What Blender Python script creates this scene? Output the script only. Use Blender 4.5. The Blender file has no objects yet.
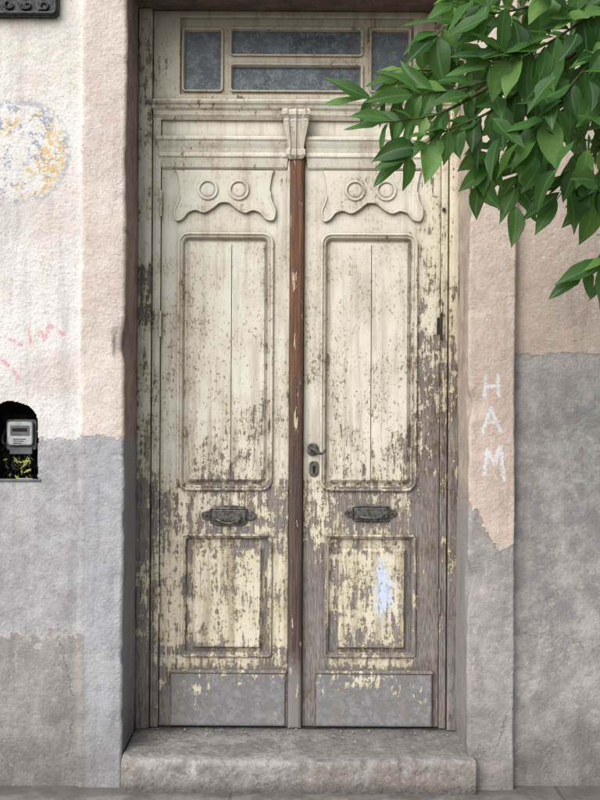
import bpy, bmesh, math, random
from mathutils import Vector, Matrix, noise as mn
random.seed(7)
scene=bpy.context.scene
CAMZ=1.438; D=4.0
def PX(px,y=0.0): return (px-300)*.004*(D+y)/D
def PZ(py,y=0.0): return CAMZ+(400-py)*.004*(D+y)/D
def W(px,py,y=0.0): return Vector((PX(px,y),y,PZ(py,y)))
def srgb(r,g,b):
    f=lambda c:(c/12.92 if c<=.04045 else ((c+.055)/1.055)**2.4)
    return (f(r/255),f(g/255),f(b/255),1)
# ---------------------------------------------------------------- node helpers
T=None
class E:
    def __init__(s,k): s.k=k
    def __add__(a,b): return M('ADD',a,b)
    __radd__=lambda a,b:M('ADD',b,a)
    def __sub__(a,b): return M('SUBTRACT',a,b)
    def __rsub__(a,b): return M('SUBTRACT',b,a)
    def __mul__(a,b): return M('MULTIPLY',a,b)
    __rmul__=lambda a,b:M('MULTIPLY',b,a)
    def __truediv__(a,b): return M('DIVIDE',a,b)
def link(v,inp):
    if isinstance(v,E): T.links.new(v.k,inp)
    elif isinstance(v,(int,float)) and inp.type=='RGBA': inp.default_value=(v,v,v,1)
    else: inp.default_value=v
def M(op,a,b=None,c=None):
    n=T.nodes.new('ShaderNodeMath'); n.operation=op
    link(a,n.inputs[0])
    if b is not None: link(b,n.inputs[1])
    if c is not None: link(c,n.inputs[2])
    return E(n.outputs[0])
def absn(a): return M('ABSOLUTE',a)
def mx(a,b): return M('MAXIMUM',a,b)
def mi(a,b): return M('MINIMUM',a,b)
def clamp(a): return mi(mx(a,0.0),1.0)
def ss(x,a,b):
    n=T.nodes.new('ShaderNodeMapRange'); n.interpolation_type='SMOOTHSTEP'
    link(x,n.inputs[0])
    if (not isinstance(a,E)) and (not isinstance(b,E)) and a>b:
        n.inputs[1].default_value=b; n.inputs[2].default_value=a
        n.inputs[3].default_value=1; n.inputs[4].default_value=0
    else:
        link(a,n.inputs[1]); link(b,n.inputs[2])
    return E(n.outputs[0])
def band(x,a,b,s=4.0): return ss(x,a-s,a+s)*ss(x,b+s,b-s)
def vec(x,y,z):
    n=T.nodes.new('ShaderNodeCombineXYZ'); link(x,n.inputs[0]);link(y,n.inputs[1]);link(z,n.inputs[2]); return E(n.outputs[0])
def pos():
    g=T.nodes.new('ShaderNodeNewGeometry'); s=T.nodes.new('ShaderNodeSeparateXYZ')
    T.links.new(g.outputs['Position'],s.inputs[0])
    return E(s.outputs[0]),E(s.outputs[1]),E(s.outputs[2]),E(g.outputs['Position'])
def noi(v,scale,detail=3,rough=.6,dist=0.0):
    n=T.nodes.new('ShaderNodeTexNoise'); link(v,n.inputs['Vector'])
    n.inputs['Scale'].default_value=scale; n.inputs['Detail'].default_value=detail
    n.inputs['Roughness'].default_value=rough; n.inputs['Distortion'].default_value=dist
    return E(n.outputs['Fac'])
def mix(f,a,b,mode='MIX'):
    n=T.nodes.new('ShaderNodeMix'); n.data_type='RGBA'; n.blend_type=mode
    link(f,n.inputs[0]); link(a,n.inputs[6]); link(b,n.inputs[7]); return E(n.outputs[2])
def mixf(f,a,b): return a+(b-a)*f
def ao(dist):
    n=T.nodes.new('ShaderNodeAmbientOcclusion'); n.inputs['Distance'].default_value=dist; n.samples=1
    return E(n.outputs['AO'])
def bump(h,strength=.5,dist=.002,prev=None):
    n=T.nodes.new('ShaderNodeBump'); n.inputs['Strength'].default_value=strength; n.inputs['Distance'].default_value=dist
    link(h,n.inputs['Height'])
    if prev: link(prev,n.inputs['Normal'])
    return E(n.outputs[0])
def newmat(name):
    global T
    m=bpy.data.materials.new(name); m.use_nodes=True; T=m.node_tree; T.nodes.clear()
    return m
def finish(col,rough=.8,nrm=None,metal=0.0,spec=.3):
    p=T.nodes.new('ShaderNodeBsdfPrincipled'); o=T.nodes.new('ShaderNodeOutputMaterial')
    link(col,p.inputs['Base Color']); link(rough,p.inputs['Roughness']); link(metal,p.inputs['Metallic'])
    link(spec,p.inputs['Specular IOR Level'])
    if nrm: link(nrm,p.inputs['Normal'])
    T.links.new(p.outputs[0],o.inputs[0]); return p
def seg(U,V,a,b):
    bx,by=b[0]-a[0],b[1]-a[1]; L=bx*bx+by*by
    px=U-float(a[0]); py=V-float(a[1])
    h=clamp((px*bx+py*by)*(1/L))
    dx=px-h*bx; dy=py-h*by
    return dx*dx+dy*dy
def strokes(U,V,segs):
    d=None
    for a,b in segs:
        s=seg(U,V,a,b); d=s if d is None else mi(d,s)
    return M('SQRT',d)
def poly_segs(P): return [(P[i],P[i+1]) for i in range(len(P)-1)]

# ---------------------------------------------------------------- materials
def mat_wall(part):
    m=newmat('old_plaster_'+part); X,Y,Z,P=pos()
    U=X*(1/.0037)+300.0; V=400.0-(Z-CAMZ)*(1/.0037)
    nb=noi(P,3.0,4,.6); nm=noi(P,13,5,.68); nf=noi(P,85,3,.7)
    w1=(noi(P,8,5,.65)-.5); n30=noi(P,32,4,.75)
    Vw=V+w1*24.0+(n30-.5)*18.0; Uw=U+w1*10.0
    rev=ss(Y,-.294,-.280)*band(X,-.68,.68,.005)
    strk=noi(vec(X*15.0,Y*10.0,Z*1.6),1.0,4,.65)
    stn=noi(vec(X+8.0,Y,Z*.8),4.5,5,.7)
    if part=='left':
        white=mix(ss(nb,.42,.62),srgb(234,232,228),srgb(222,216,210))
        white=mix(ss(stn,.5,.66)*.5,white,srgb(226,210,202))
        white=mix(ss(V,190,40)*ss(nm,.35,.6)*.4,white,srgb(236,230,214))
        pink=mix(ss(nb,.35,.65),srgb(226,213,204),srgb(212,196,186))
        pink=mix(ss(nm,.48,.66)*.5,pink,srgb(232,223,217))
        up=mix(ss(Uw,79,84),white,pink)
        grey=mix(ss(nm,.35,.65),srgb(186,186,188),srgb(164,163,165))
        grey=mix(ss(nb,.5,.7)*.6,grey,srgb(194,190,187))
        grey=mix(ss(stn,.50,.62)*.45,grey,srgb(156,154,154))
        grey=mix(ss(Uw,84,88)*.45,grey,srgb(178,180,187))
        st=ss(Vw+w1*60.0,636,642)*ss(Uw+(V-640.0)*-.04,90,80)
        grey=mix(st*.9,grey,mix(ss(nm,.4,.6),srgb(146,140,136),srgb(166,161,157)))
        grey=mix(ss(absn(Vw+w1*60.0-638.0),4,1)*ss(U,86,82)*.35,grey,srgb(206,203,200))
        L=ss(Vw,438,444)
        rc=mix(ss(nm,.35,.65),srgb(156,142,133),srgb(130,119,112)); rc=mix(ss(Vw,438,446),rc,srgb(138,138,143))  # left reveal colour darkened, part of its shade is painted in
        crk=poly_segs([(60,640),(74,700),(70,760)])
    elif part=='right':
        pink=mix(ss(nb,.35,.65),srgb(224,207,195),srgb(210,191,179))
        pink=mix(ss(nm,.42,.62)*.55,pink,srgb(212,191,179))
        pink=mix(ss(V,250,120)*.35,pink,srgb(228,213,200))
        pink2=mix(ss(nb,.35,.65),srgb(212,194,180),srgb(198,182,170))
        isR=ss(U,514.5,516)
        up=mix(isR,pink,pink2)
        up=mix(ss(stn,.50,.64)*.4,up,srgb(186,170,161))
        gR=mix(ss(nm,.38,.62),srgb(182,179,176),srgb(154,151,149))
        gR=mix(ss(stn,.46,.58)*.6,gR,srgb(142,139,139))
        gR=mix(ss(V,440,365)*.35,gR,srgb(188,184,180))
        gR=mix(ss(V+w1*90.0,690,720)*.35,gR,srgb(146,141,138))
        pil=mix(ss(nm,.35,.65),srgb(178,171,167),srgb(158,152,149))
        grey=mix(isR,pil,gR)
        diag=546.0-ss(U,500,466)*46.0
        L=mixf(isR,ss(Vw+w1*16.0-diag,-2,1),ss(Vw*.6+V*.4,351,354))
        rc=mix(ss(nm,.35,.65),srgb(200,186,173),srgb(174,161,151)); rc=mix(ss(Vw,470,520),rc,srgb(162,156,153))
        crk=poly_segs([(519,632),(545,638),(566,636),(600,652)])+poly_segs([(472,757),(486,750),(499,744),(508,718),(517,700)])
    else:
        up=mix(ss(nb,.35,.65),srgb(224,204,188),srgb(208,184,168)); grey=up; L=ss(nb,2,3)
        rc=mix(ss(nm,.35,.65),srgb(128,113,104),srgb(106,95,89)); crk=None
    col=mix(L,up,grey)
    if part=='right':
        tr=band(Vw,352,368,6)*isR*ss(nf,.42,.6); col=mix(tr*.6,col,srgb(204,195,188))
    fl=ss(n30,.58,.64)
    col=mix(fl*.38,col,mix(L,srgb(198,182,171),srgb(144,142,142)))
    fl2=ss(n30,.42,.36)
    col=mix(fl2*.4,col,mix(L,srgb(232,226,220),srgb(202,199,197)))
    col=mix(ss(nf,.55,.7)*.30,col,srgb(150,141,135))
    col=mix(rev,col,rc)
    col=mix(ss(strk,.48,.72)*.28,col,srgb(166,159,154),'MULTIPLY')
    col=mix(ss(Z+w1*.9,.36,.0)*.5,col,srgb(160,154,150),'MULTIPLY')
    if crk:
        d=strokes(U+(nm-.5)*26.0,V+(n30-.5)*26.0,crk)
        col=mix(ss(d,1.0,.3)*ss(nm,.38,.5)*.6,col,srgb(100,92,88))
    if part=='left':
        brk=noi(P,60,3,.7)
        ex=(U-20.0+w1*12.0)*(1/47.0); ey=(V-152.0+w1*12.0)*(1/51.0); r=M('SQRT',ex*ex+ey*ey)
        onL=ss(U,80,78)
        col=mix(ss(r,1.06,.92)*onL*.5,col,srgb(238,236,235))
        ring=ss(absn(r-.98),.09,.01)*ss(brk*.6+stn*.6,.54,.66)
        col=mix(ring*onL*.6,col,srgb(150,157,175))
        inner=ss(r,.98,.88)*onL
        ya=inner*ss(noi(P,12,5,.75)+(U-30.0)*.0012,.48,.54)*ss(brk,.38,.52); col=mix(ya*.8,col,srgb(222,188,116))
        ba=inner*ss(noi(vec(X,Y+2.0,Z),14,5,.75)+(V-150.0)*-.0006,.52,.57)*ss(brk,.40,.54); col=mix(ba*.75,col,srgb(134,148,174))
        d=strokes(U+(n30-.5)*10.0,V+w1*8.0,[((3,338),(20,346)),((0,360),(19,381)),((26,328),(31,346)),((38,331),(43,341)),((43,341),(49,327)),((49,327),(61,335))])
        col=mix(ss(d,3.0,.8)*ss(brk,.36,.56)*onL*.6,col,srgb(222,136,150))
    if part=='right':
        dn=noi(P,70,3,.7)
        d=strokes(U+(n30-.5)*7.0,V+w1*4.0,[((486,376),(485,395)),((498,375),(499,394)),((486,386),(499,384)),((483,431),(491,407)),((491,407),(501,431)),((486,421),(498,421)),((485,473),(487,449)),((487,449),(495,463)),((495,463),(500,446)),((500,446),(505,479))])
        col=mix(ss(d,3.0,.6)*ss(dn,.33,.52)*.92,col,srgb(236,240,244))
    h=nm*.8+nf*.45+L*-.35+n30*.5
    b=bump(h,.8,.010)
    finish(col,.92,b,spec=.15); return m

def wood_layers(kind):
    m=newmat(kind); X,Y,Z,P=pos()
    U=X*250.0+300.0; V=400.0-(Z-CAMZ)*250.0
    n1=noi(vec(X*56.0,Y*40.0,Z*7.5),1.0,4,.74); n2=noi(P,30,4,.80); n3=noi(P,5.5,3,.6)
    nf=noi(vec(X*240.0,Y*120.0,Z*20.0),1.0,2,.7)
    hair=noi(vec(X*110.0,Y*60.0,Z*3.4),1.0,3,.7)
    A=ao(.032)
    field=n1*.42+n2*.35+n3*.23
    if kind=='peeling_cream_paint':
        inL=band(U,191,263,3); inR=band(U,332,408,3); inP=mx(inL,inR)
        Wt=.28+ss(V,230,480)*.055+ss(V,470,600)*.07
        Wt=Wt+ss(U,404,428)*(.09+ss(V,230,500)*.15)
        Wt=Wt+band(V,480,536,8)*.13
        Wt=Wt+ss(V,656,676)*.17
        Wt=Wt+band(U,302,326,3)*ss(V,520,580)*.25
        Wt=Wt+ss(U,162,150)*(.06+band(V,250,340,20)*.10+ss(V,420,600)*.07)
        Wt=Wt+band(V,415,490,25)*inP*.05
        Wt=Wt-band(V,556,644,8)*mx(inL,band(U,340,405,3))*.03
        Wt=Wt+band(U,352,398,14)*band(V,560,640,20)*.06
        Wt=Wt-ss(U,440,450)*ss(V,400,500)*.06
        Wt=Wt-inP*band(V,240,400,30)*.07
        Wt=Wt+band(V,100,123,2)*.03+ss(V,104,98)*.03
        # worn arrises of the recessed fields
        Wt=Wt+(band(U,186,194,2)+band(U,261,269,2)+band(U,330,340,2)+band(U,405,413,2))*band(V,535,655,4)*.14
        Wt=Wt+(band(V,541,555,3)+band(V,645,656,3))*.08
        Wt=Wt+(band(U,261,269,2)+band(U,405,413,2))*band(V,243,484,4)*.07
    else:
        Wt=.74-ss(noi(P,9,3,.6),.48,.62)*.12-ss(V,698,674)*.16
    thr=.735-Wt*.5
    chip=ss(field,thr-.004,thr+.014)
    old=ss(field,thr-.05,thr-.015)
    paint=mix(ss(n3,.35,.65),srgb(231,227,214),srgb(217,211,194))
    paint=mix(ss(V,430,560)*.45,paint,srgb(224,212,180))
    paint=mix(ss(U,415,450)*.4,paint,srgb(224,211,176))
    paint=mix(ss(V,112,90)*.5,paint,srgb(200,192,172))  # dimmer bounce light at the transom, put into the paint colour
    paint=mix(old*.5,paint,srgb(198,185,153))
    sk=noi(vec(X*20.0,Y*20.0,Z*2.0),1.0,4,.65)
    paint=mix(ss(sk,.46,.66)*(.34+ss(V,300,560)*.30),paint,srgb(176,161,143),'MULTIPLY')
    paint=mix(ss(hair,.62,.69)*(.3+ss(V,350,520)*.3),paint,srgb(138,124,110))
    paint=mix(ss(n2,.55,.68)*.3,paint,srgb(186,176,156))
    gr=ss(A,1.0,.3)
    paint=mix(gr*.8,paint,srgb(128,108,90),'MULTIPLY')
    n5=noi(vec(X*110.0,Y*100.0,Z*60.0),1.0,2,.7)
    spk=ss(n5+n3*.4,.80,.86)*(.3+ss(V,180,400)*.45)
    paint=mix(spk,paint,srgb(112,98,88))
    wg=mix(ss(nf,.35,.65),srgb(148,142,139),srgb(112,105,102))
    wb=mix(ss(nf,.35,.65),srgb(126,106,93),srgb(82,68,60))
    wood=mix(ss(n3*.6+n2*.4+ss(V,400,560)*.10,.44,.62),wb,wg)
    wood=mix(ss(hair,.50,.62)*.35,wood,srgb(174,164,148))
    if kind=='grey_kick_paint':
        wood=mix(ss(n2,.35,.65),srgb(148,148,150),srgb(118,116,117))
        wood=mix(ss(sk,.48,.62)*.4,wood,srgb(132,126,122))
        wood=mix(ss(n2,.57,.63)*.4,wood,srgb(170,164,152))
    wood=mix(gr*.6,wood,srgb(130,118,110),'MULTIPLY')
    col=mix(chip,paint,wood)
    if kind=='peeling_cream_paint':
        bx=(U-385.0+(n2-.5)*34.0)*(1/9.5); by=(V-590.0+(n1-.5)*110.0)*(1/27.0)
        bl=ss(bx*bx+by*by,1.3,.5)*ss(n5,.70,.60)
        col=mix(bl*.95,col,srgb(210,222,241))
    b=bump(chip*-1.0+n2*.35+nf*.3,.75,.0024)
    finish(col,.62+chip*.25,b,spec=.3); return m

def mat_astragal():
    m=newmat('bare_brown_wood'); X,Y,Z,P=pos(); V=400.0-(Z-CAMZ)*250.0
    g=noi(vec(X*170.0,Y*120.0,Z*5.0),1.0,3,.7); n=noi(P,16,4,.7)
    c=mix(ss(g,.35,.65),srgb(138,98,74),srgb(94,68,55))
    c=mix(ss(n,.45,.60)*.6,c,srgb(100,80,70))
    c=mix(ss(V+(n-.5)*300.0,310,500)*.9,c,mix(ss(g,.4,.6),srgb(98,86,79),srgb(70,61,57)))
    c=mix(ss(V+(n-.5)*90.0,640,690),c,srgb(136,130,127))
    c=mix(ss(noi(vec(X*60.0,Y*40.0,Z*7.0),1.0,4,.72),.63,.65),c,srgb(206,194,168))
    finish(c,.8,bump(g,.6,.0015)); return m
def mat_glass():
    m=newmat('dusty_glass'); X,Y,Z,P=pos()
    n=noi(P,24,4,.75); n2=noi(P,5,3,.6); s=noi(P,120,2,.7)
    c=mix(ss(n2,.35,.65),srgb(66,74,82),srgb(92,101,110))
    c=mix(ss(n,.43,.68)*.6,c,srgb(146,154,160)); c=mix(ss(s,.58,.7)*.5,c,srgb(175,182,186))
    finish(c,.28+n*.3,bump(n2,.2,.003),spec=.5); return m
def mat_metal(name,a,b,metal=.6,rough=.45):
    m=newmat(name); X,Y,Z,P=pos(); n=noi(P,70,3,.7)
    c=mix(ss(n,.4,.62),srgb(*a),srgb(*b)); finish(c,rough+(n-.5)*.4,bump(n,.3,.001),metal=metal,spec=.5); return m
def mat_plain(name,a,b,sc=30,rough=.8,spec=.3):
    m=newmat(name); X,Y,Z,P=pos(); n=noi(P,sc,3,.65)
    finish(mix(ss(n,.35,.65),srgb(*a),srgb(*b)),rough,bump(n,.4,.003),spec=spec); return m
def mat_step():
    m=newmat('worn_step_concrete'); X,Y,Z,P=pos()
    n=noi(P,11,5,.72); n2=noi(P,50,3,.7); n3=noi(P,3.5,4,.6)
    c=mix(ss(n,.38,.62),srgb(162,159,156),srgb(130,127,125))
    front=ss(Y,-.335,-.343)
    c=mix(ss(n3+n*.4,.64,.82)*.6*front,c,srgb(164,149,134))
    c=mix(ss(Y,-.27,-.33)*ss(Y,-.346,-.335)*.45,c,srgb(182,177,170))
    c=mix(ss(n3,.46,.60)*.5,c,srgb(118,114,112))
    c=mix(ss(n2,.54,.66)*.55,c,srgb(108,102,98))
    c=mix(ss(n2,.44,.36)*.4,c,srgb(184,180,175))
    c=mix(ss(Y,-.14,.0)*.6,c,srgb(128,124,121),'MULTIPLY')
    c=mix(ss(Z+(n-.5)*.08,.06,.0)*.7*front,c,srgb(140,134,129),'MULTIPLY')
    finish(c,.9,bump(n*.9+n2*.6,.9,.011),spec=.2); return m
def mat_pave():
    m=newmat('pavement_concrete'); X,Y,Z,P=pos(); n=noi(P,9,4,.7); n2=noi(P,80,3,.7)
    c=mix(ss(n,.35,.65),srgb(146,142,139),srgb(118,114,112)); c=mix(ss(n2,.56,.7)*.4,c,srgb(96,91,88))
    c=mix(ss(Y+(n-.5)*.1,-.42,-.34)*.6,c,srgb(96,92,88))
    fx=absn(M('FRACT',X*.83+.2)-.5); fy=absn(M('FRACT',Y*1.25)-.5); j=mx(ss(fx,.492,.498),ss(fy,.49,.497))
    c=mix(j*.5,c,srgb(88,84,82)); finish(c,.9,bump(n2*.4-j,.6,.004),spec=.2); return m
def mat_leaf():
    m=newmat('leaf_green')
    a=T.nodes.new('ShaderNodeAttribute'); a.attribute_name='lv'; s=T.nodes.new('ShaderNodeSeparateColor'); T.links.new(a.outputs['Color'],s.inputs[0])
    r=E(s.outputs[0]); g=E(s.outputs[1])
    X,Y,Z,P=pos()
    c=mix(r,(.018,.065,.017,1),(.085,.215,.050,1))
    c=mix(ss(r,.82,1.0),c,(.19,.36,.09,1))
    c=mix(ss(g,.14,.0)*.45,c,(.22,.36,.14,1))
    c=mix(ss(noi(P,60,2,.6),.5,.7)*.25,c,(.035,.09,.03,1))
    p=finish(c,.48,None,spec=.35)
    t=T.nodes.new('ShaderNodeBsdfTranslucent'); link(mix(.5,c,(.28,.5,.10,1)),t.inputs[0])
    ms=T.nodes.new('ShaderNodeMixShader'); ms.inputs[0].default_value=.38
    o=[n for n in T.nodes if n.type=='OUTPUT_MATERIAL'][0]
    T.links.new(p.outputs[0],ms.inputs[1]); T.links.new(t.outputs[0],ms.inputs[2]); T.links.new(ms.outputs[0],o.inputs[0]); return m

MWL=mat_wall('left'); MWR=mat_wall('right'); MWC=mat_wall('lintel')
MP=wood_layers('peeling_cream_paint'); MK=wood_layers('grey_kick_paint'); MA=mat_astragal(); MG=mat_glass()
MI=mat_metal('tarnished_pewter',(122,120,118),(80,76,72)); MB=mat_metal('dark_iron',(66,60,56),(44,40,37),.5,.6)
MST=mat_step(); MPV=mat_pave(); ML=mat_leaf()
MBK=mat_plain('bark',(96,82,70),(64,54,46),40,.9); MTW=mat_plain('twig_bark',(84,92,50),(70,66,40),60,.8)
MDK=mat_plain('dark_niche',(44,40,37),(24,22,21),20,.95,.1); MPL=mat_plain('black_cable',(26,26,28),(18,18,18),40,.5)  # near-black colour for niche inside, meter board and transom backing
MWT=mat_plain('aged_white_plastic',(196,200,196),(170,174,170),40,.4,.5); MGY=mat_plain('meter_grey',(112,116,116),(90,94,94),30,.45,.5)
MYL=mat_plain('weed_yellow_green',(190,186,104),(120,140,60),50,.6); MRF=mat_plain('roof_cement',(120,116,112),(100,96,94),10)
MAS=mat_plain('asphalt',(66,66,68),(54,54,56),80,.9); MKB=mat_plain('kerb_stone',(140,136,132),(118,114,110),30,.9)
MBZ=mat_metal('weathered_bronze',(66,68,68),(38,40,40),.4,.55); MFK=mat_plain('paint_flake',(214,208,186),(150,144,136),60,.8)

# ---------------------------------------------------------------- geometry helpers
def empty(name,loc=(0,0,0)):
    o=bpy.data.objects.new(name,None); scene.collection.objects.link(o); o.location=loc; o.empty_display_size=.1; return o
def obj(name,me,mat,parent=None,smooth=False):
    o=bpy.data.objects.new(name,me); scene.collection.objects.link(o)
    if mat: me.materials.clear(); me.materials.append(mat)
    if smooth: me.polygons.foreach_set('use_smooth',[True]*len(me.polygons))
    if parent: o.parent=parent
    return o
def from_py(name,v,f,mat,parent=None,smooth=False):
    me=bpy.data.meshes.new(name); me.from_pydata([tuple(a) for a in v],[],f)
    bm=bmesh.new(); bm.from_mesh(me); bmesh.ops.recalc_face_normals(bm,faces=bm.faces); bm.to_mesh(me); bm.free()
    return obj(name,me,mat,parent,smooth)
def box(name,x0,x1,y0,y1,z0,z1,mat,parent=None,bev=.002):
    bm=bmesh.new(); bmesh.ops.create_cube(bm,size=1)
    for v in bm.verts: v.co=Vector(((x0+x1)/2+v.co.x*(x1-x0),(y0+y1)/2+v.co.y*(y1-y0),(z0+z1)/2+v.co.z*(z1-z0)))
    if bev: bmesh.ops.bevel(bm,geom=list(bm.edges),offset=bev,segments=2,profile=.5,affect='EDGES')
    me=bpy.data.meshes.new(name); bm.to_mesh(me); bm.free(); return obj(name,me,mat,parent)
def rrect(x0,x1,z0,z1,r,n=6):
    r=max(min(r,(x1-x0)/2-1e-4,(z1-z0)/2-1e-4),1e-4); out=[]
    for cx,cz,a0 in((x1-r,z1-r,0),(x0+r,z1-r,90),(x0+r,z0+r,180),(x1-r,z0+r,270)):
        for i in range(n+1):
            a=math.radians(a0+90*i/n); out.append((cx+r*math.cos(a),cz+r*math.sin(a)))
    return out
def plate(name,loops,yfront,thick,mat,parent=None,bev=.002):
    cu=bpy.data.curves.new(name,'CURVE'); cu.dimensions='2D'; cu.fill_mode='BOTH'
    cu.extrude=thick/2-bev; cu.bevel_depth=bev; cu.bevel_resolution=2; cu.offset=-bev
    for L in loops:
        s=cu.splines.new('POLY'); s.points.add(len(L)-1); s.use_cyclic_u=True
        for p,(a,b) in zip(s.points,L): p.co=(a,b,0,1)
    t=bpy.data.objects.new('tmp',cu); scene.collection.objects.link(t)
    bpy.context.view_layer.update(); dg=bpy.context.evaluated_depsgraph_get()
    me=bpy.data.meshes.new_from_object(t.evaluated_get(dg)); bpy.data.objects.remove(t)
    for v in me.vertices: v.co=Vector((v.co.x,yfront+thick/2-v.co.z,v.co.y))
    me.name=name; return obj(name,me,mat,parent)
def ring(name,x0,x1,z0,z1,r,prof,mat,parent=None,fill=False):
    v=[];f=[];N=None
    for ins,y in prof:
        L=rrect(x0+ins,x1-ins,z0+ins,z1-ins,max(r-ins,.0015)); N=len(L); v+=[(a,y,b) for a,b in L]
    for k in range(len(prof)-1):
        for i in range(N): j=(i+1)%N; f.append((k*N+i,k*N+j,(k+1)*N+j,(k+1)*N+i))
    if fill: f.append(tuple(range((len(prof)-1)*N,len(prof)*N)))
    return from_py(name,v,f,mat,parent)
def bar(name,x0,x1,prof,mat,parent=None,back=.01,base=0.0):
    v=[];f=[]; S=48
    row=S+3
    for z,p in prof:
        v.append((x0-p*.6,back,z))
        for i in range(S+1):
            x=x0-p*.6+(x1-x0+p*1.2)*i/S; q=Vector((x*9,z*9,4))
            nick=max(0,mn.noise(Vector((x*30,z*22,1)))-.35)*.012*(p>.02)
            v.append((x,base-p+nick+mn.noise(q)*.0008,z+mn.noise(q+Vector((3,3,3)))*.0010))
        v.append((x1+p*.6,back,z))
    for k in range(len(prof)-1):
        for i in range(row-1): f.append((k*row+i,k*row+i+1,(k+1)*row+i+1,(k+1)*row+i))
    f.append(tuple(range(row))); n=(len(prof)-1)*row; f.append(tuple(range(n,n+row)))
    return from_py(name,v,f,mat,parent)
def tube(name,pts,rad,mat,parent=None,cyc=False,res=3,smooth=True):
    cu=bpy.data.curves.new(name,'CURVE'); cu.dimensions='3D'; cu.bevel_depth=1.0; cu.bevel_resolution=res; cu.use_fill_caps=True; cu.resolution_u=6
    s=cu.splines.new('NURBS' if len(pts)>2 else 'POLY'); s.points.add(len(pts)-1); s.use_cyclic_u=cyc
    if len(pts)>2: s.order_u=3; s.use_endpoint_u=not cyc
    for i,(p,q) in enumerate(zip(s.points,pts)):
        p.co=(q[0],q[1],q[2],1); p.radius=rad[i] if isinstance(rad,(list,tuple)) else rad
    t=bpy.data.objects.new('tmp',cu); scene.collection.objects.link(t)
    bpy.context.view_layer.update(); dg=bpy.context.evaluated_depsgraph_get()
    me=bpy.data.meshes.new_from_object(t.evaluated_get(dg)); bpy.data.objects.remove(t); me.name=name
    return obj(name,me,mat,parent,smooth)
def disc(name,cx,cz,r,yf,yb,mat,parent=None,n=32,dome=.0):
    v=[];f=[]
    prof=[(r,yb),(r,yf+dome),(r*.85,yf+dome*.3),(r*.5,yf)]
    for rr,y in prof: v+=[(cx+rr*math.cos(2*math.pi*i/n),y,cz+rr*math.sin(2*math.pi*i/n)) for i in range(n)]
    for k in range(3):
        for i in range(n): j=(i+1)%n; f.append((k*n+i,k*n+j,(k+1)*n+j,(k+1)*n+i))
    f.append(tuple(range(3*n,4*n))); return from_py(name,v,f,mat,parent)
def catmull(P,sub=5,cyc=True):
    out=[];n=len(P)
    for i in range(n if cyc else n-1):
        p0,p1,p2,p3=(P[(i+k)%n] if cyc else P[min(max(i+k,0),n-1)] for k in(-1,0,1,2))
        for s in range(sub):
            t=s/sub
            out.append(tuple(.5*((2*p1[d])+(-p0[d]+p2[d])*t+(2*p0[d]-5*p1[d]+4*p2[d]-p3[d])*t*t+(-p0[d]+3*p1[d]-3*p2[d]+p3[d])*t**3) for d in range(2)))
    if not cyc: out.append(P[-1])
    return out

# ---------------------------------------------------------------- house walls
house=empty('plaster_house')
XL,XR=-.650,.624; YF=-.30
def arc(cx,cy,r,a0,a1,n=5): return [(cx+r*math.cos(math.radians(a0+(a1-a0)*i/n)),cy+r*math.sin(math.radians(a0+(a1-a0)*i/n))) for i in range(n+1)]
def densify(P,steps):
    out=[P[0]]
    for i in range(1,len(P)):
        a=Vector(P[i-1]);b=Vector(P[i]);L=(b-a).length;st=steps(a,b); n=max(1,int(L/st))
        for k in range(1,n+1): out.append(tuple(a.lerp(b,k/n)))
    return out
def jit(p):
    q=Vector(p)
    a=mn.noise(q*2.1)*.007+mn.noise(q*9)*.003+mn.noise(q*34)*.0012
    b=mn.noise(q*2.3+Vector((9,3,1)))*.006+mn.noise(q*11+Vector((5,0,2)))*.003+mn.noise(q*40)*.0012
    return (a,b)
NX0,NX1,NZ0,NZ1=-1.165,-.972,1.14,1.428
def in_niche(x,z,g=0):
    cx=(NX0+NX1)/2; hw=(NX1-NX0)/2+g
    if z<NZ0-g or abs(x-cx)>hw: return False
    zs=NZ1-.075
    if z<=zs: return True
    return ((x-cx)/hw)**2+((z-zs)/(.075+g))**2<1
def wall(name,plan,zs,mat,niche=False):
    v=[];f=[];n=len(plan)
    for z in zs:
        for (x,y) in plan:
            a,b=jit((x,y,z)); 
            if abs(x)>4.9 or y>.0: a=b=0
            if abs(abs(x)-.64)<.04 and y<-.27:
                c=max(0,mn.noise(Vector((x*4,3,z*7)))-.22)*.05*(1 if z<2 else .4)+max(0,mn.noise(Vector((x*9,8,z*24)))-.3)*.02; a+=c*.6; b+=c*(1 if x>0 else -1)*.6
            v.append((x+b,y+a,z))
    for r in range(len(zs)-1):
        for c in range(n-1):
            if niche:
                x=(plan[c][0]+plan[c+1][0])/2; z=(zs[r]+zs[r+1])/2; y=plan[c][1]
                if y<-.2 and in_niche(x+mn.noise((x*30,0,z*30))*.005,z+mn.noise((x*30,5,z*30))*.005): continue
            f.append((r*n+c,r*n+c+1,(r+1)*n+c+1,(r+1)*n+c))
    return from_py(name,v,f,mat,house,True)
TOP=4.4
zs=[];z=-.02
while z<TOP:
    zs.append(z); z+= .0035 if 1.12<z<1.44 else (.014 if z<3.1 else .08)
zs.append(TOP)
r=.013
planL=[(-5,.1),(-5,-.285),(-1.19,-.285),(-.955,-.285),(-.824,-.285)]+[(-.817,-.287),(-.813,-.296)]+[(-.808,YF),(XL-r*1.2,YF)]+arc(XL-r,YF+r,r,-90,0)[0:]+[(XL,.06)]
def stL(a,b):
    m=(a.x+b.x)/2
    if m<-1.19: return .15
    if m<-.955: return .0035
    return .012
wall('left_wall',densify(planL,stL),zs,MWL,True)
planR=[(XR,.06)]+arc(XR+r,YF+r,r,180,270)+[(.7875,YF)]+arc(.7895,YF+.008,.008,-90,0,3)+[(.7985,-.262),(.803,-.258),(1.4,-.258),(5,-.258),(5,.1)]
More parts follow.
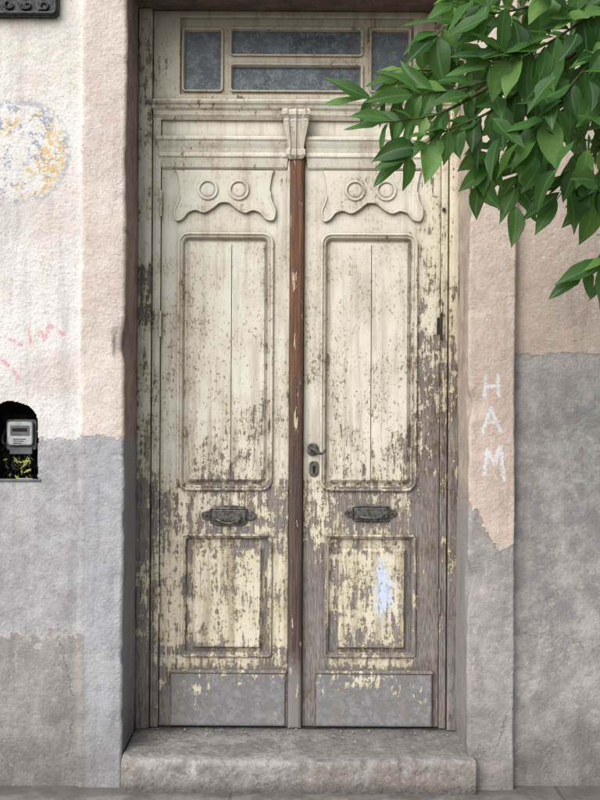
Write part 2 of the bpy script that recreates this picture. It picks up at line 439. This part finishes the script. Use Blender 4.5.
wall('right_wall',densify(planR,lambda a,b:.15 if (a.x+b.x)/2>1.4 else .012),[z for i,z in enumerate(zs) if not(1.12<z<1.44 and i%4)],MWR)
SOF=PZ(12)
lv=[];lf=[]
nn=60
rows=[(.06,SOF),(-.1,SOF),(YF+.012,SOF),(YF+.003,SOF+.004),(YF,SOF+.012),(YF,3.5),(YF,TOP)]
for (y,z) in rows:
    for i in range(nn+1):
        x=XL-.002+(XR-XL+.004)*i/nn; a,b=jit((x,y,z)); lv.append((x,y+a*.5,z+b*.5))
for k in range(len(rows)-1):
    for i in range(nn): lf.append((k*(nn+1)+i,k*(nn+1)+i+1,(k+1)*(nn+1)+i+1,(k+1)*(nn+1)+i))
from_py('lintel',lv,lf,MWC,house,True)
box('house_body',-4.99,4.99,.105,6,-.01,TOP-.01,MRF,house,0)
box('roof_parapet',-5.06,5.06,-.36,6.05,TOP,TOP+.14,MRF,house,.01)
v=[];f=[]
cx=(NX0+NX1)/2; hw=(NX1-NX0)/2+.006; zsn=NZ1-.075
L=[(cx+hw,NZ0-.006)]+[(cx+hw*math.cos(math.radians(a)),zsn+.081*math.sin(math.radians(a))) for a in range(0,181,12)]+[(cx-hw,NZ0-.006)]
for y in(-.281,-.12): v+=[(a,y,b) for a,b in L]
N=len(L)
for i in range(N): j=(i+1)%N; f.append((i,j,N+j,N+i))
f.append(tuple(range(N,2*N)))
from_py('meter_niche',v,f,MDK,house)

# ---------------------------------------------------------------- electric meter
em=empty('electric_meter')
y=-.215
def nb(name,a,b,c,d,y0,y1,mat,bev=.004): return box(name,PX(a,y),PX(b,y),y0,y1,PZ(d,y),PZ(c,y),mat,em,bev)
nb('mounting_board',-2,40,415,472,-.15,-.121,MDK)
plate('meter_base',[rrect(PX(5,y),PX(36,y),PZ(452,y),PZ(421,y),.012)],-.20,.045,MGY,em,.004)
plate('meter_cover',[rrect(PX(7.5,y),PX(33.5,y),PZ(447,y),PZ(423,y),.012)],-.222,.03,MWT,em,.006)
plate('dial_window',[rrect(PX(11,y),PX(30,y),PZ(437,y),PZ(427,y),.004)],-.2245,.006,MGY,em,.001)
plate('counter',[rrect(PX(13,y),PX(28,y),PZ(433,y),PZ(429.5,y),.001)],-.2265,.004,MPL,em,.0005)
for i in range(3): plate('dial_text_%d'%i,[rrect(PX(14,y),PX(26-2*i,y),PZ(441+i*2,y),PZ(440.2+i*2,y),.0004)],-.2235,.002,MPL,em,.0003)
nb('terminal_cover',9,32,449,456,-.208,-.18,MGY,.003)
for i,(a,b,c,d) in enumerate([(11,456,4,478),(15,456,14,480),(20,456,26,478),(25,456,33,474),(29,455,36,462),(6,430,1,455),(22,456,10,474)]):
    tube('cable_%d'%i,[W(a,b,-.19),W((a+c)/2-3,(b+d)/2,-.245),W((a+c)/2+4,(b+d)/2+5,-.255),W(c,d,-.2)],.0045,MPL,em)
v=[];f=[]
for k in range(30):
    c=W(random.gauss(24,7),random.uniform(460,480),random.uniform(-.262,-.2)); a=Vector((random.uniform(-1,1),random.uniform(-.6,.6),random.uniform(-1,1))).normalized(); b=a.cross(Vector((random.random(),-1,random.random()))).normalized()
    l=random.uniform(.008,.018); w=l*.33
    i=len(v); v+=[c-a*l,c+b*w,c+a*l,c-b*w+Vector((0,.003,0))]; f.append((i,i+1,i+2,i+3))
from_py('niche_weed',v,f,MYL)
box('niche_sill',NX0-.01,NX1+.012,-.292,-.27,NZ0-.010,NZ0-.001,MGY,em,.002)

# ---------------------------------------------------------------- wall plaque
pq=empty('bronze_wall_plaque')
yq=-.30
x0,x1,zb,zt=PX(-38,yq),PX(57,yq),PZ(19,yq),3.12
plate('plaque_back',[rrect(x0,x1,zb,zt,.022)],-.315,.035,MBZ,pq,.004)
ring('plaque_border',x0+.004,x1-.004,zb+.004,zt-.004,.02,[(0,-.312),(0,-.322),(.004,-.326),(.010,-.324),(.014,-.314)],MBZ,pq)
for i in range(5):
    a=x0+.05+i*.062
    tube('scroll_%d'%i,[(a+.024*math.cos(t+i)*(1-t/9),-.319,zb+.038+.018*math.sin(t+i)*(1-t/9)) for t in [k*.7 for k in range(9)]],[.006-.0004*k for k in range(9)],MBZ,pq)
for i in range(3): tube('relief_line_%d'%i,[(x0+.03,-.317,zb+.08+i*.05),(x1-.03,-.317,zb+.08+i*.05)],.006,MBZ,pq)

# ---------------------------------------------------------------- door
door=empty('wooden_double_door')
box('left_jamb_outer',XL+.002,PX(151.5),-.038,.05,.13,SOF-.001,MP,door,.004)
box('left_jamb_inner',PX(151.5)+.001,PX(160),-.016,.05,.13,PZ(103),MP,door,.003)
box('right_jamb_outer',PX(447.5),XR+.004,-.038,.05,.13,SOF-.001,MP,door,.004)
box('right_jamb_inner',PX(440),PX(447.5)-.001,-.016,.05,.13,PZ(103),MP,door,.003)
tube('left_jamb_bead',[(PX(153.5),-.018,.135),(PX(153.5),-.018,PZ(120))],.004,MP,door)
tube('right_jamb_bead',[(PX(445.5),-.018,.135),(PX(445.5),-.018,PZ(120))],.004,MP,door)
z=PZ
bar('transom_bar',PX(157),PX(443),[(z(102),.030),(z(103.2),.052),(z(105),.056),(z(107),.052),(z(108.5),.044),(z(111),.040),(z(113),.030),(z(117),.026),(z(118.5),.020),(z(121),.012)],MP,door,.03,.0)
tw=door
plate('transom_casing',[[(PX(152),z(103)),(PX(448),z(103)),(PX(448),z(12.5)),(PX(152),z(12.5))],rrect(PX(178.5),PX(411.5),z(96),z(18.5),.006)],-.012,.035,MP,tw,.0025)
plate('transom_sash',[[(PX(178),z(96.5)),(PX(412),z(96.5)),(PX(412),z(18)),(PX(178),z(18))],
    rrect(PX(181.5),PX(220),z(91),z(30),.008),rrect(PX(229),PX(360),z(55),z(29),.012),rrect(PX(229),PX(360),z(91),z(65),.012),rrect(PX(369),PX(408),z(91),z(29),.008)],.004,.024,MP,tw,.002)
for i,(a,b,c,d) in enumerate([(181.5,220,30,91),(229,360,29,55),(229,360,65,91),(369,408,29,91)]):
    ring('pane_bead_%d'%i,PX(a-1.5),PX(b+1.5),z(d+1.5),z(c-1.5),.016,[(0,.006),(0,-.004),(.003,-.007),(.007,-.006),(.012,.012),(.012,.02)],MP,tw)
box('transom_glass',PX(180),PX(410),.018,.022,z(94),z(25),MG,tw,0)
box('transom_backing',PX(160),PX(440),.03,.045,z(103),z(13),MDK,tw,0)

def leaf(side):
    L=(side=='left')
    o=empty(side+'_leaf'); o.parent=door
    if L: a0,a1=160.6,289; s0,s1=177,273; q0,q1=182,273; cs=(162,284); kb=(173,287); ap=175; r0,r1=189.5,264; t0,t1=193,264
    else: a0,a1=303.5,439.6; s0,s1=320,417; q0,q1=325,417; cs=(308,421); kb=(318,433); ap=322; r0,r1=332,407; t0,t1=337,408
    tt,tb=233,491; lt,lb=534,657
    X=PX
    ins=4.5
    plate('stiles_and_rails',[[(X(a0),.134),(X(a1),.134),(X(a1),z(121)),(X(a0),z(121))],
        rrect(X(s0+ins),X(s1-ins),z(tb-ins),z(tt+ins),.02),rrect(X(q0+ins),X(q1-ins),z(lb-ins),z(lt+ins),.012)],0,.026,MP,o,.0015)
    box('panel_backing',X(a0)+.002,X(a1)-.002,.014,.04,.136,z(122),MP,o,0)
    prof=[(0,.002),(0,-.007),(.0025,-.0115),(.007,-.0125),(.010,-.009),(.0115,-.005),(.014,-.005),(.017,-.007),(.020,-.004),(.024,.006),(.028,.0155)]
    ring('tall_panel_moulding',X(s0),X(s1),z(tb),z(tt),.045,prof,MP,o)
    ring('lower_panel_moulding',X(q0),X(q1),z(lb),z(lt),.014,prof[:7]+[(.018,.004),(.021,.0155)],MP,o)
    def field(nm,x0,x1,zt_,zb_,splits,yf):
        xs=[x0]+splits+[x1]
        ring(nm+'_edge',X(x0)-.010,X(x1)+.010,z(zb_)-.010,z(zt_)+.010,.003,[(0,.0145),(0,.011),(.0035,.009),(.0105,yf+.0015),(.0125,yf+.0015),(.0125,.012)],MP,o)
        for i in range(len(xs)-1):
            box(nm+'_board_%d'%i,X(xs[i])+(.0012 if i else 0),X(xs[i+1])-(.0012 if i<len(xs)-2 else 0),yf+random.uniform(-.0008,.0008),.0142,z(zb_),z(zt_),MP,o,.0014)
    field('tall_field',r0,r1,244,480,[231 if L else 371],.002)
    field('lower_field',t0+3,t1-3,551,647,[],-.003)
    bar('cornice',X(cs[0]),X(cs[1]),[(z(137),.004),(z(138.5),.034),(z(140),.040),(z(142),.040),(z(143.5),.034),(z(146),.031),(z(150),.024),(z(154),.020),(z(156),.024),(z(158),.024),(z(159.5),.018),(z(162),.016),(z(168),.010),(z(170),.003)],MP,o,.005)
    pts=[(0,171),(98,171),(96,177),(94,190),(95,201),(99,211),(97,220),(90,219),(85,213),(77,210.5),(69,213),(61,209),(54,203.5),(48.5,202.5),(43,203.5),(36,209),(28,213),(20,210.5),(12,213),(7,219),(1,221),(-1,212),(3,201),(4,190),(2,177)]
    P=[(X(ap+a),z(b)) for a,b in pts]
    sm=[P[0]]+catmull(P[1:],5,False)
    plate('scalloped_apron',[sm],-.011,.016,MP,o,.003)
    tube('apron_bead',[(a,-.0115,b) for a,b in sm[12:-8]],.0042,MP,o,smooth=True)
    for i,cx in enumerate((ap+32,ap+63)):
        cxx,cz=X(cx),z(191)
        tube('roundel_ring_%d'%i,[(cxx+.037*math.cos(t*math.pi/8),-.0125,cz+.037*math.sin(t*math.pi/8)) for t in range(16)],.0055,MP,o,cyc=True)
        disc('roundel_%d'%i,cxx,cz,.026,-.0155,-.008,MP,o,dome=.003)
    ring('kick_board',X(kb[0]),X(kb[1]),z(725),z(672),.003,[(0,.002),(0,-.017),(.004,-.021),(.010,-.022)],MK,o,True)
    box('kick_cap',X(kb[0])-.003,X(kb[1])+.003,-.026,.001,z(672)+.0005,z(669),MP,o,.002)
    cx,cy=(229.5,516) if L else (371.5,513)
    w=27.5
    sp=[(-w,0),(-w+3,-4),(-w+9,-5),(-w+12,-9),(0,-10.5),(w-12,-9),(w-9,-5),(w-3,-4),(w,0),(w-3,4),(w-9,5),(w-12,9),(0,10.5),(-w+12,9),(-w+9,5),(-w+3,4)]
    if not L: sp=[(a*.97,b*.86) for a,b in sp]
    plate('letter_plate',[catmull([(X(cx+a),z(cy+b)) for a,b in sp],4)],-.006,.008,MI,o,.002)
    plate('letter_flap',[rrect(X(cx-17),X(cx+17),z(cy+5.5),z(cy-6),.008)],-.012,.009,MI,o,.003)
    ring('flap_rim',X(cx-19),X(cx+19),z(cy+7.5),z(cy-8),.012,[(0,-.005),(0,-.010),(.003,-.012),(.006,-.009)],MI,o)
    yy=-.018
    tube('flap_pull',[(X(cx-13),-.008,z(cy+1)),(X(cx-12.5),yy-.006,z(cy+2)),(X(cx-8),yy-.014,z(cy+(5.5 if L else 3.5))),(X(cx),yy-.016,z(cy+(7 if L else 4))),(X(cx+8),yy-.014,z(cy+(5.5 if L else 3.5))),(X(cx+12.5),yy-.006,z(cy+2)),(X(cx+13),-.008,z(cy+1))],.0042,MI,o)
    for sx in(-22,22): disc('plate_screw_%d'%(sx>0),X(cx+sx),z(cy),.004,-.0085,-.005,MB,o,n=12,dome=.001)
    return o
lf_=leaf('left'); rt_=leaf('right')
ring('astragal',PX(289.5),PX(303),z(727),z(160),.002,[(0,.02),(0,-.018),(.003,-.024),(.010,-.029),(.016,-.030)],MA,door,True)
box('astragal_fillet',PX(286.5),PX(289.3),-.012,.01,.134,z(160),MP,door,.003)
def corbel():
    prof=[(114.5,13,.085),(117,14,.088),(120,14,.086),(121.5,12,.080),(123.5,11,.074),(125,12.5,.076),(127,12,.072),(135,10.5,.062),(145,8.5,.050),(151,8,.044),(152.5,9.5,.048),(157,9.5,.046),(159,8,.040),(161,6,.034)]
    v=[];f=[];cx=294.5
    for py,hw,p in prof: v+=[(PX(cx-hw),.01,z(py)),(PX(cx-hw),-p,z(py)),(PX(cx-hw*.62),-p-.000,z(py)),(PX(cx-hw*.5),-p+.006,z(py)),(PX(cx-hw*.15),-p+.006,z(py)),(PX(cx),-p-.002,z(py)),(PX(cx+hw*.15),-p+.006,z(py)),(PX(cx+hw*.5),-p+.006,z(py)),(PX(cx+hw*.62),-p,z(py)),(PX(cx+hw),-p,z(py)),(PX(cx+hw),.01,z(py))]
    n=11
    for k in range(len(prof)-1):
        for i in range(n-1): f.append((k*n+i,k*n+i+1,(k+1)*n+i+1,(k+1)*n+i))
    f.append(tuple(range(n))); f.append(tuple(range((len(prof)-1)*n,len(prof)*n)))
    from_py('corbel_keystone',v,f,MP,door)
corbel()
h=empty('lever_handle'); h.parent=door
plate('rose',[rrect(PX(307.5),PX(318.5),z(455.5),z(443),.02)],-.008,.008,MI,h,.002)
tube('spindle',[(PX(313),-.005,z(449)),(PX(313),-.045,z(449))],.007,MI,h)
tube('lever',[(PX(311),-.045,z(448)),(PX(314),-.048,z(449)),(PX(318),-.050,z(452)),(PX(322),-.050,z(453)),(PX(325),-.048,z(450.5)),(PX(326),-.047,z(447.5))],[.008,.0085,.007,.006,.006,.0045],MI,h)
plate('keyhole_plate',[rrect(PX(309.5),PX(319),z(476.5),z(461),.018)],-.005,.006,MI,h,.0015)
disc('keyhole',PX(314.3),z(467),.006,-.0075,-.004,MPL,h,n=16)
box('keyhole_slot',PX(313.4),PX(315.2),-.0072,-.004,z(473),z(467),MPL,h,.0005)
tube('hinge_knuckle',[(PX(440),-.020,z(339)),(PX(440),-.020,z(313))],.0045,MB,door)
box('hinge_leaf',PX(436.5),PX(440),-.003,.002,z(334),z(317),MB,door,.001)
for i,py in enumerate((205,325,600)):
    tube('hinge_left_%d'%i,[(PX(160.3),-.021,z(py+13)),(PX(160.3),-.021,z(py-13))],.005,MP,door)
tube('hinge_right_low',[(PX(440),-.020,z(613)),(PX(440),-.020,z(587))],.005,MP,door)
disc('latch_bolt',PX(442),z(210),.007,-.03,-.01,MB,door,n=16)
box('bottom_rail_gap',XL+.003,XR-.001,-.02,.08,.122,.1335,MB,door,.001)

# ---------------------------------------------------------------- doorstep
sv=[];sf=[]
prof=[(.06,.130),(.0,.130),(-.06,.129),(-.12,.127),(-.18,.126),(-.22,.125),(-.25,.124),(-.28,.123),(-.30,.122),(-.32,.121),(-.333,.118),(-.341,.111),(-.345,.10),(-.346,.085),(-.347,.07),(-.347,.055),(-.347,.04),(-.347,.02),(-.348,.0),(-.348,-.03)]
n=220; xa,xb=-.646,.652
for (y,zz) in prof:
    for i in range(n+1):
        x=xa+(xb-xa)*i/n; q=Vector((x,y,zz))
        e=mn.noise(q*7)*.007+mn.noise(q*26)*.004+mn.noise(q*70)*.0016
        wear=-.009*math.exp(-((x)/.35)**2) if y<-.1 else 0
        chipn=max(0,mn.noise(Vector((x*14,0,3)))-.12)*.035 if -.3465<y<-.31 else 0
        sv.append((x,y+(e*.9+chipn if y<-.3 else 0),zz+(e*.6+wear-chipn if zz>.02 else 0)))
for k in range(len(prof)-1):
    for i in range(n): sf.append((k*(n+1)+i,k*(n+1)+i+1,(k+1)*(n+1)+i+1,(k+1)*(n+1)+i))
m_=len(prof)
for i in (0,n):
    loop=[k*(n+1)+i for k in range(m_)]
    b0=len(sv); sv.append((sv[loop[-1]][0],.06,-.03)); sf.append(tuple(loop+[b0]))
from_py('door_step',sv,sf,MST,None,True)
v=[];f=[]
for k in range(70):
    x=random.uniform(-.6,.6); y=-.03-abs(random.gauss(0,.07)); 
    if y<-.28: continue
    s=random.uniform(.002,.006); a=random.uniform(0,6); i=len(v); nn_=5
    for t in range(nn_): rr=s*random.uniform(.6,1.2); v.append((x+rr*math.cos(a+t*1.256),y+rr*math.sin(a+t*1.256),.1325+random.uniform(0,.0015)))
    f.append(tuple(range(i,i+nn_)))
from_py('paint_flakes',v,f,MFK)

# ---------------------------------------------------------------- ground
def sheet(name,x0,x1,y0,y1,zz,mat):
    return from_py(name,[(x0,y0,zz),(x1,y0,zz),(x1,y1,zz),(x0,y1,zz)],[(0,1,2,3)],mat)
sheet('ground',-400,400,-400,400,-.16,mat_plain('earth',(120,112,100),(96,90,82),2))
sheet('street',-200,200,-11,-3.2,-.14,MAS)
box('pavement',-60,60,-3.05,.3,-.2,0,MPV,None,0)
box('kerb',-60,60,-3.2,-3.052,-.2,-.003,MKB,None,.015)

# ---------------------------------------------------------------- tree
tree=empty('street_tree')
def limb(nm,pts,rad,mat=MBK): return tube(nm,pts,rad,mat,tree,res=4)
limb('trunk',[(1.62,-1.95,-.02),(1.6,-1.93,.5),(1.63,-1.9,1.3),(1.57,-1.88,2.1),(1.6,-1.85,2.7)],[.15,.11,.10,.09,.075])
limb('limb_1',[(1.6,-1.87,2.3),(1.35,-1.7,2.65),(1.1,-1.5,2.85),(.9,-1.35,2.95)],[.06,.045,.03,.018])
limb('limb_2',[(1.6,-1.86,2.6),(1.5,-1.9,3.2),(1.2,-2.0,3.8),(.9,-2.1,4.3)],[.065,.05,.03,.012])
limb('limb_3',[(1.6,-1.85,2.65),(1.8,-1.7,3.3),(2.1,-1.6,3.9),(2.3,-1.5,4.4)],[.065,.05,.03,.012])
limb('limb_4',[(1.6,-1.87,2.15),(1.4,-1.65,2.3),(1.15,-1.4,2.3),(.95,-1.3,2.2)],[.045,.03,.018,.010])
lv_=[];lf2=[];lc=[]
def add_leaf(base,d,nrm,length,width,droop=.25,tone=None):
    d=d.normalized(); s=d.cross(nrm); 
    if s.length<1e-3: s=d.cross(Vector((1,0,.3)))
    s.normalize(); nn=s.cross(d).normalized()
    st=[(0,.0),(.10,.45),(.26,.9),(.42,1.0),(.60,.86),(.77,.54),(.90,.22),(1,0)]
    if tone is None: tone=random.random()
    i0=len(lv_); wav=random.uniform(-.12,.12); cup=random.uniform(.1,.35); rip=random.uniform(0,6)
    for k,(t,w) in enumerate(st):
        c=base+d*(t*length)-nn*(droop*length*t*t)+s*(wav*length*math.sin(t*3))
        for q in(-1,-.5,0,.5,1):
            lv_.append(c+s*(q*w*width/2)+nn*(abs(q)**1.5*w*width*(cup*.6+.10*math.sin(rip+t*9+q)))); lc.append((tone,abs(q)*max(w,.05),t,1))
    for k in range(len(st)-1):
        for q in range(4): a=i0+k*5+q; lf2.append((a,a+1,a+6,a+5))
def rv(s=1.0): return Vector((random.uniform(-s,s),random.uniform(-s,s),random.uniform(-s,s)))
def spray(pts,spacing=.032,size=.105,r0=.005,nm='twig',wr=.38):
    P=[W(*p) for p in pts]
    dense=[]
    for i in range(len(P)-1):
        p0=P[max(i-1,0)];p1=P[i];p2=P[i+1];p3=P[min(i+2,len(P)-1)]
        for s in range(12):
            t=s/12; dense.append(.5*((2*p1)+(-p0+p2)*t+(2*p0-5*p1+4*p2-p3)*t*t+(-p0+3*p1-3*p2+p3)*t**3))
    dense.append(P[-1])
    n=len(dense); tube(nm,dense[::3]+[dense[-1]],[max(.0012,r0*(1-i/(len(dense[::3])))) for i in range(len(dense[::3])+1)],MTW,tree,res=2)
    acc=0;side=1
    for i in range(1,n):
        seg_=dense[i]-dense[i-1]; acc+=seg_.length
        if acc>spacing and i>3:
            acc=0; t=seg_.normalized(); side=-side
            for sd in ((side,-side) if random.random()<.75 else (side,)):
                sv_=t.cross(Vector((0,-1,0))).normalized()*sd
                d=t*random.uniform(.35,.9)+sv_*random.uniform(.5,1.0)+Vector((0,random.uniform(-.5,.3),-random.uniform(.1,.75)))
                nrm=Vector((random.uniform(-.8,.5),-random.uniform(.25,1),random.uniform(.1,1.2)))
                L=size*random.uniform(.6,1.25)
                add_leaf(dense[i]+rv(.004),d,nrm,L,L*wr*random.uniform(.85,1.2),random.uniform(.05,.4))
    t=(dense[-1]-dense[-3]).normalized()
    add_leaf(dense[-1],t,Vector((0,-.8,.6)),size*1.0,size*wr*.9,.15)
sp=[
 [(650,10,-1.45),(560,50,-1.4),(470,85,-1.4),(400,96,-1.45),(362,98,-1.45)],
 [(640,40,-1.4),(570,100,-1.35),(522,155,-1.35),(514,205,-1.4)],
 [(620,-30,-1.3),(530,5,-1.3),(460,18,-1.35),(430,38,-1.4)],
 [(650,90,-1.5),(600,145,-1.5),(570,178,-1.5),(556,198,-1.5)],
 [(560,60,-1.4),(490,110,-1.45),(440,132,-1.5),(404,158,-1.5)],
 [(480,90,-1.45),(440,112,-1.5),(400,120,-1.5),(380,122,-1.5)],
 [(560,100,-1.35),(510,135,-1.4),(484,160,-1.4),(480,180,-1.4)],
 [(680,200,-1.5),(640,232,-1.5),(606,256,-1.5),(582,272,-1.5)],
 [(680,110,-1.5),(630,155,-1.5),(600,182,-1.5),(590,192,-1.5)],
 [(640,-60,-1.2),(560,-30,-1.2),(490,-20,-1.25),(450,0,-1.3)],
 [(620,60,-1.2),(560,70,-1.2),(500,62,-1.25),(455,60,-1.3)],
 [(640,20,-1.6),(590,60,-1.6),(550,110,-1.6),(535,140,-1.6)],
 [(640,-20,-1.6),(580,20,-1.6),(530,50,-1.6),(490,60,-1.6)],
 [(500,60,-1.3),(450,70,-1.3),(415,70,-1.3),(398,78,-1.3)],
]
for i,s in enumerate(sp): spray(s,spacing=.028 if i!=7 else .026,size=random.uniform(.098,.118),nm='twig_%d'%i,wr=.46 if i not in(0,5) else .32)
for p in sp[:13]: 
    a=W(*p[0]); limb('branchlet',[(1.25,-1.6,2.55),tuple((a+Vector((1.25,-1.6,2.6)))/2+Vector((0,0,.05))),tuple(a)],[.014,.009,.006])
def inpoly(x,y,P):
    c=False;j=len(P)-1
    for i in range(len(P)):
        if (P[i][1]>y)!=(P[j][1]>y) and x<(P[j][0]-P[i][0])*(y-P[i][1])/(P[j][1]-P[i][1])+P[i][0]: c=not c
        j=i
    return c
poly=[(455,-60),(470,20),(500,70),(470,100),(480,145),(540,160),(560,172),(600,190),(720,200),(720,-60)]
cnt=0
while cnt<370:
    x,y_=random.uniform(440,720),random.uniform(-60,205)
    if not inpoly(x,y_,poly): continue
    cl=mn.noise(Vector((x*.022,y_*.022,2)))
    if cl<-.16 and x<600: continue
    dep=random.uniform(-1.7,-1.1); b=W(x,y_,dep)
    L=random.uniform(.07,.115)
    add_leaf(b,Vector((random.uniform(-1,.5),random.uniform(-.5,.4),random.uniform(-1.1,.1))),Vector((random.uniform(-.7,.6),-random.uniform(.1,1),random.uniform(.1,1.2))),L,L*.46,random.uniform(.05,.35),tone=random.random()**(1.2 if dep<-1.4 else 2.2))
    cnt+=1
cnt=0
while cnt<1300:
    q=Vector((random.gauss(0,.5),random.gauss(0,.5),random.gauss(0,.5)))
    if q.length>1.1: continue
    c=Vector((1.85+q.x*1.2,-1.75+q.y*1.0,3.75+q.z*1.0))
    if mn.noise(c*2.2)<-.12: continue
    k=.004*(D+c.y)/D
    if k<=0.0004: continue
    px=300+c.x/k; py=400-(c.z-CAMZ)/k
    if px<650 and py>-60: continue
    L=random.uniform(.09,.13)
    add_leaf(c,rv()+Vector((0,0,-.5)),Vector((random.uniform(-.6,.6),random.uniform(-.8,.4),1)),L,L*.45,.2); cnt+=1
me=bpy.data.meshes.new('leaves'); me.from_pydata([tuple(a) for a in lv_],[],lf2)
at=me.color_attributes.new('lv','FLOAT_COLOR','POINT'); at.data.foreach_set('color',[c for q in lc for c in q])
obj('leaves',me,ML,tree,True)

# ---------------------------------------------------------------- light & camera
w=bpy.data.worlds.new('World'); scene.world=w; w.use_nodes=True; nt=w.node_tree; nt.nodes.clear()
sk=nt.nodes.new('ShaderNodeTexSky'); sk.sky_type='NISHITA'; sk.sun_disc=False
EL=math.radians(40); az=math.radians(213)
sk.sun_elevation=EL; sk.sun_rotation=az; sk.air_density=1.0; sk.dust_density=3.0
hs=nt.nodes.new('ShaderNodeHueSaturation'); hs.inputs['Saturation'].default_value=.35
bg=nt.nodes.new('ShaderNodeBackground'); bg.inputs[1].default_value=.15
ow=nt.nodes.new('ShaderNodeOutputWorld'); nt.links.new(sk.outputs[0],hs.inputs['Color']); nt.links.new(hs.outputs[0],bg.inputs[0]); nt.links.new(bg.outputs[0],ow.inputs[0])
sl=bpy.data.lights.new('sun','SUN'); sl.energy=2.0; sl.angle=math.radians(50); sl.color=(1,.99,.975)
so=bpy.data.objects.new('sun',sl); scene.collection.objects.link(so)
dirv=Vector((math.sin(az)*math.cos(EL),math.cos(az)*math.cos(EL),math.sin(EL)))
so.rotation_euler=dirv.to_track_quat('Z','Y').to_euler(); so.location=(-3,-6,6)
cam=bpy.data.cameras.new('camera'); co=bpy.data.objects.new('camera',cam); scene.collection.objects.link(co)
cam.sensor_fit='VERTICAL'; cam.sensor_height=32; cam.lens=40; cam.clip_end=1500; cam.clip_start=.05
co.matrix_world=Matrix.Translation((0,-D,CAMZ))@Matrix.Rotation(math.radians(90),4,'X')@Matrix.Rotation(math.radians(.32),4,'Z')
scene.camera=co
scene.view_settings.view_transform='Standard'; scene.view_settings.look='None'; scene.view_settings.exposure=0
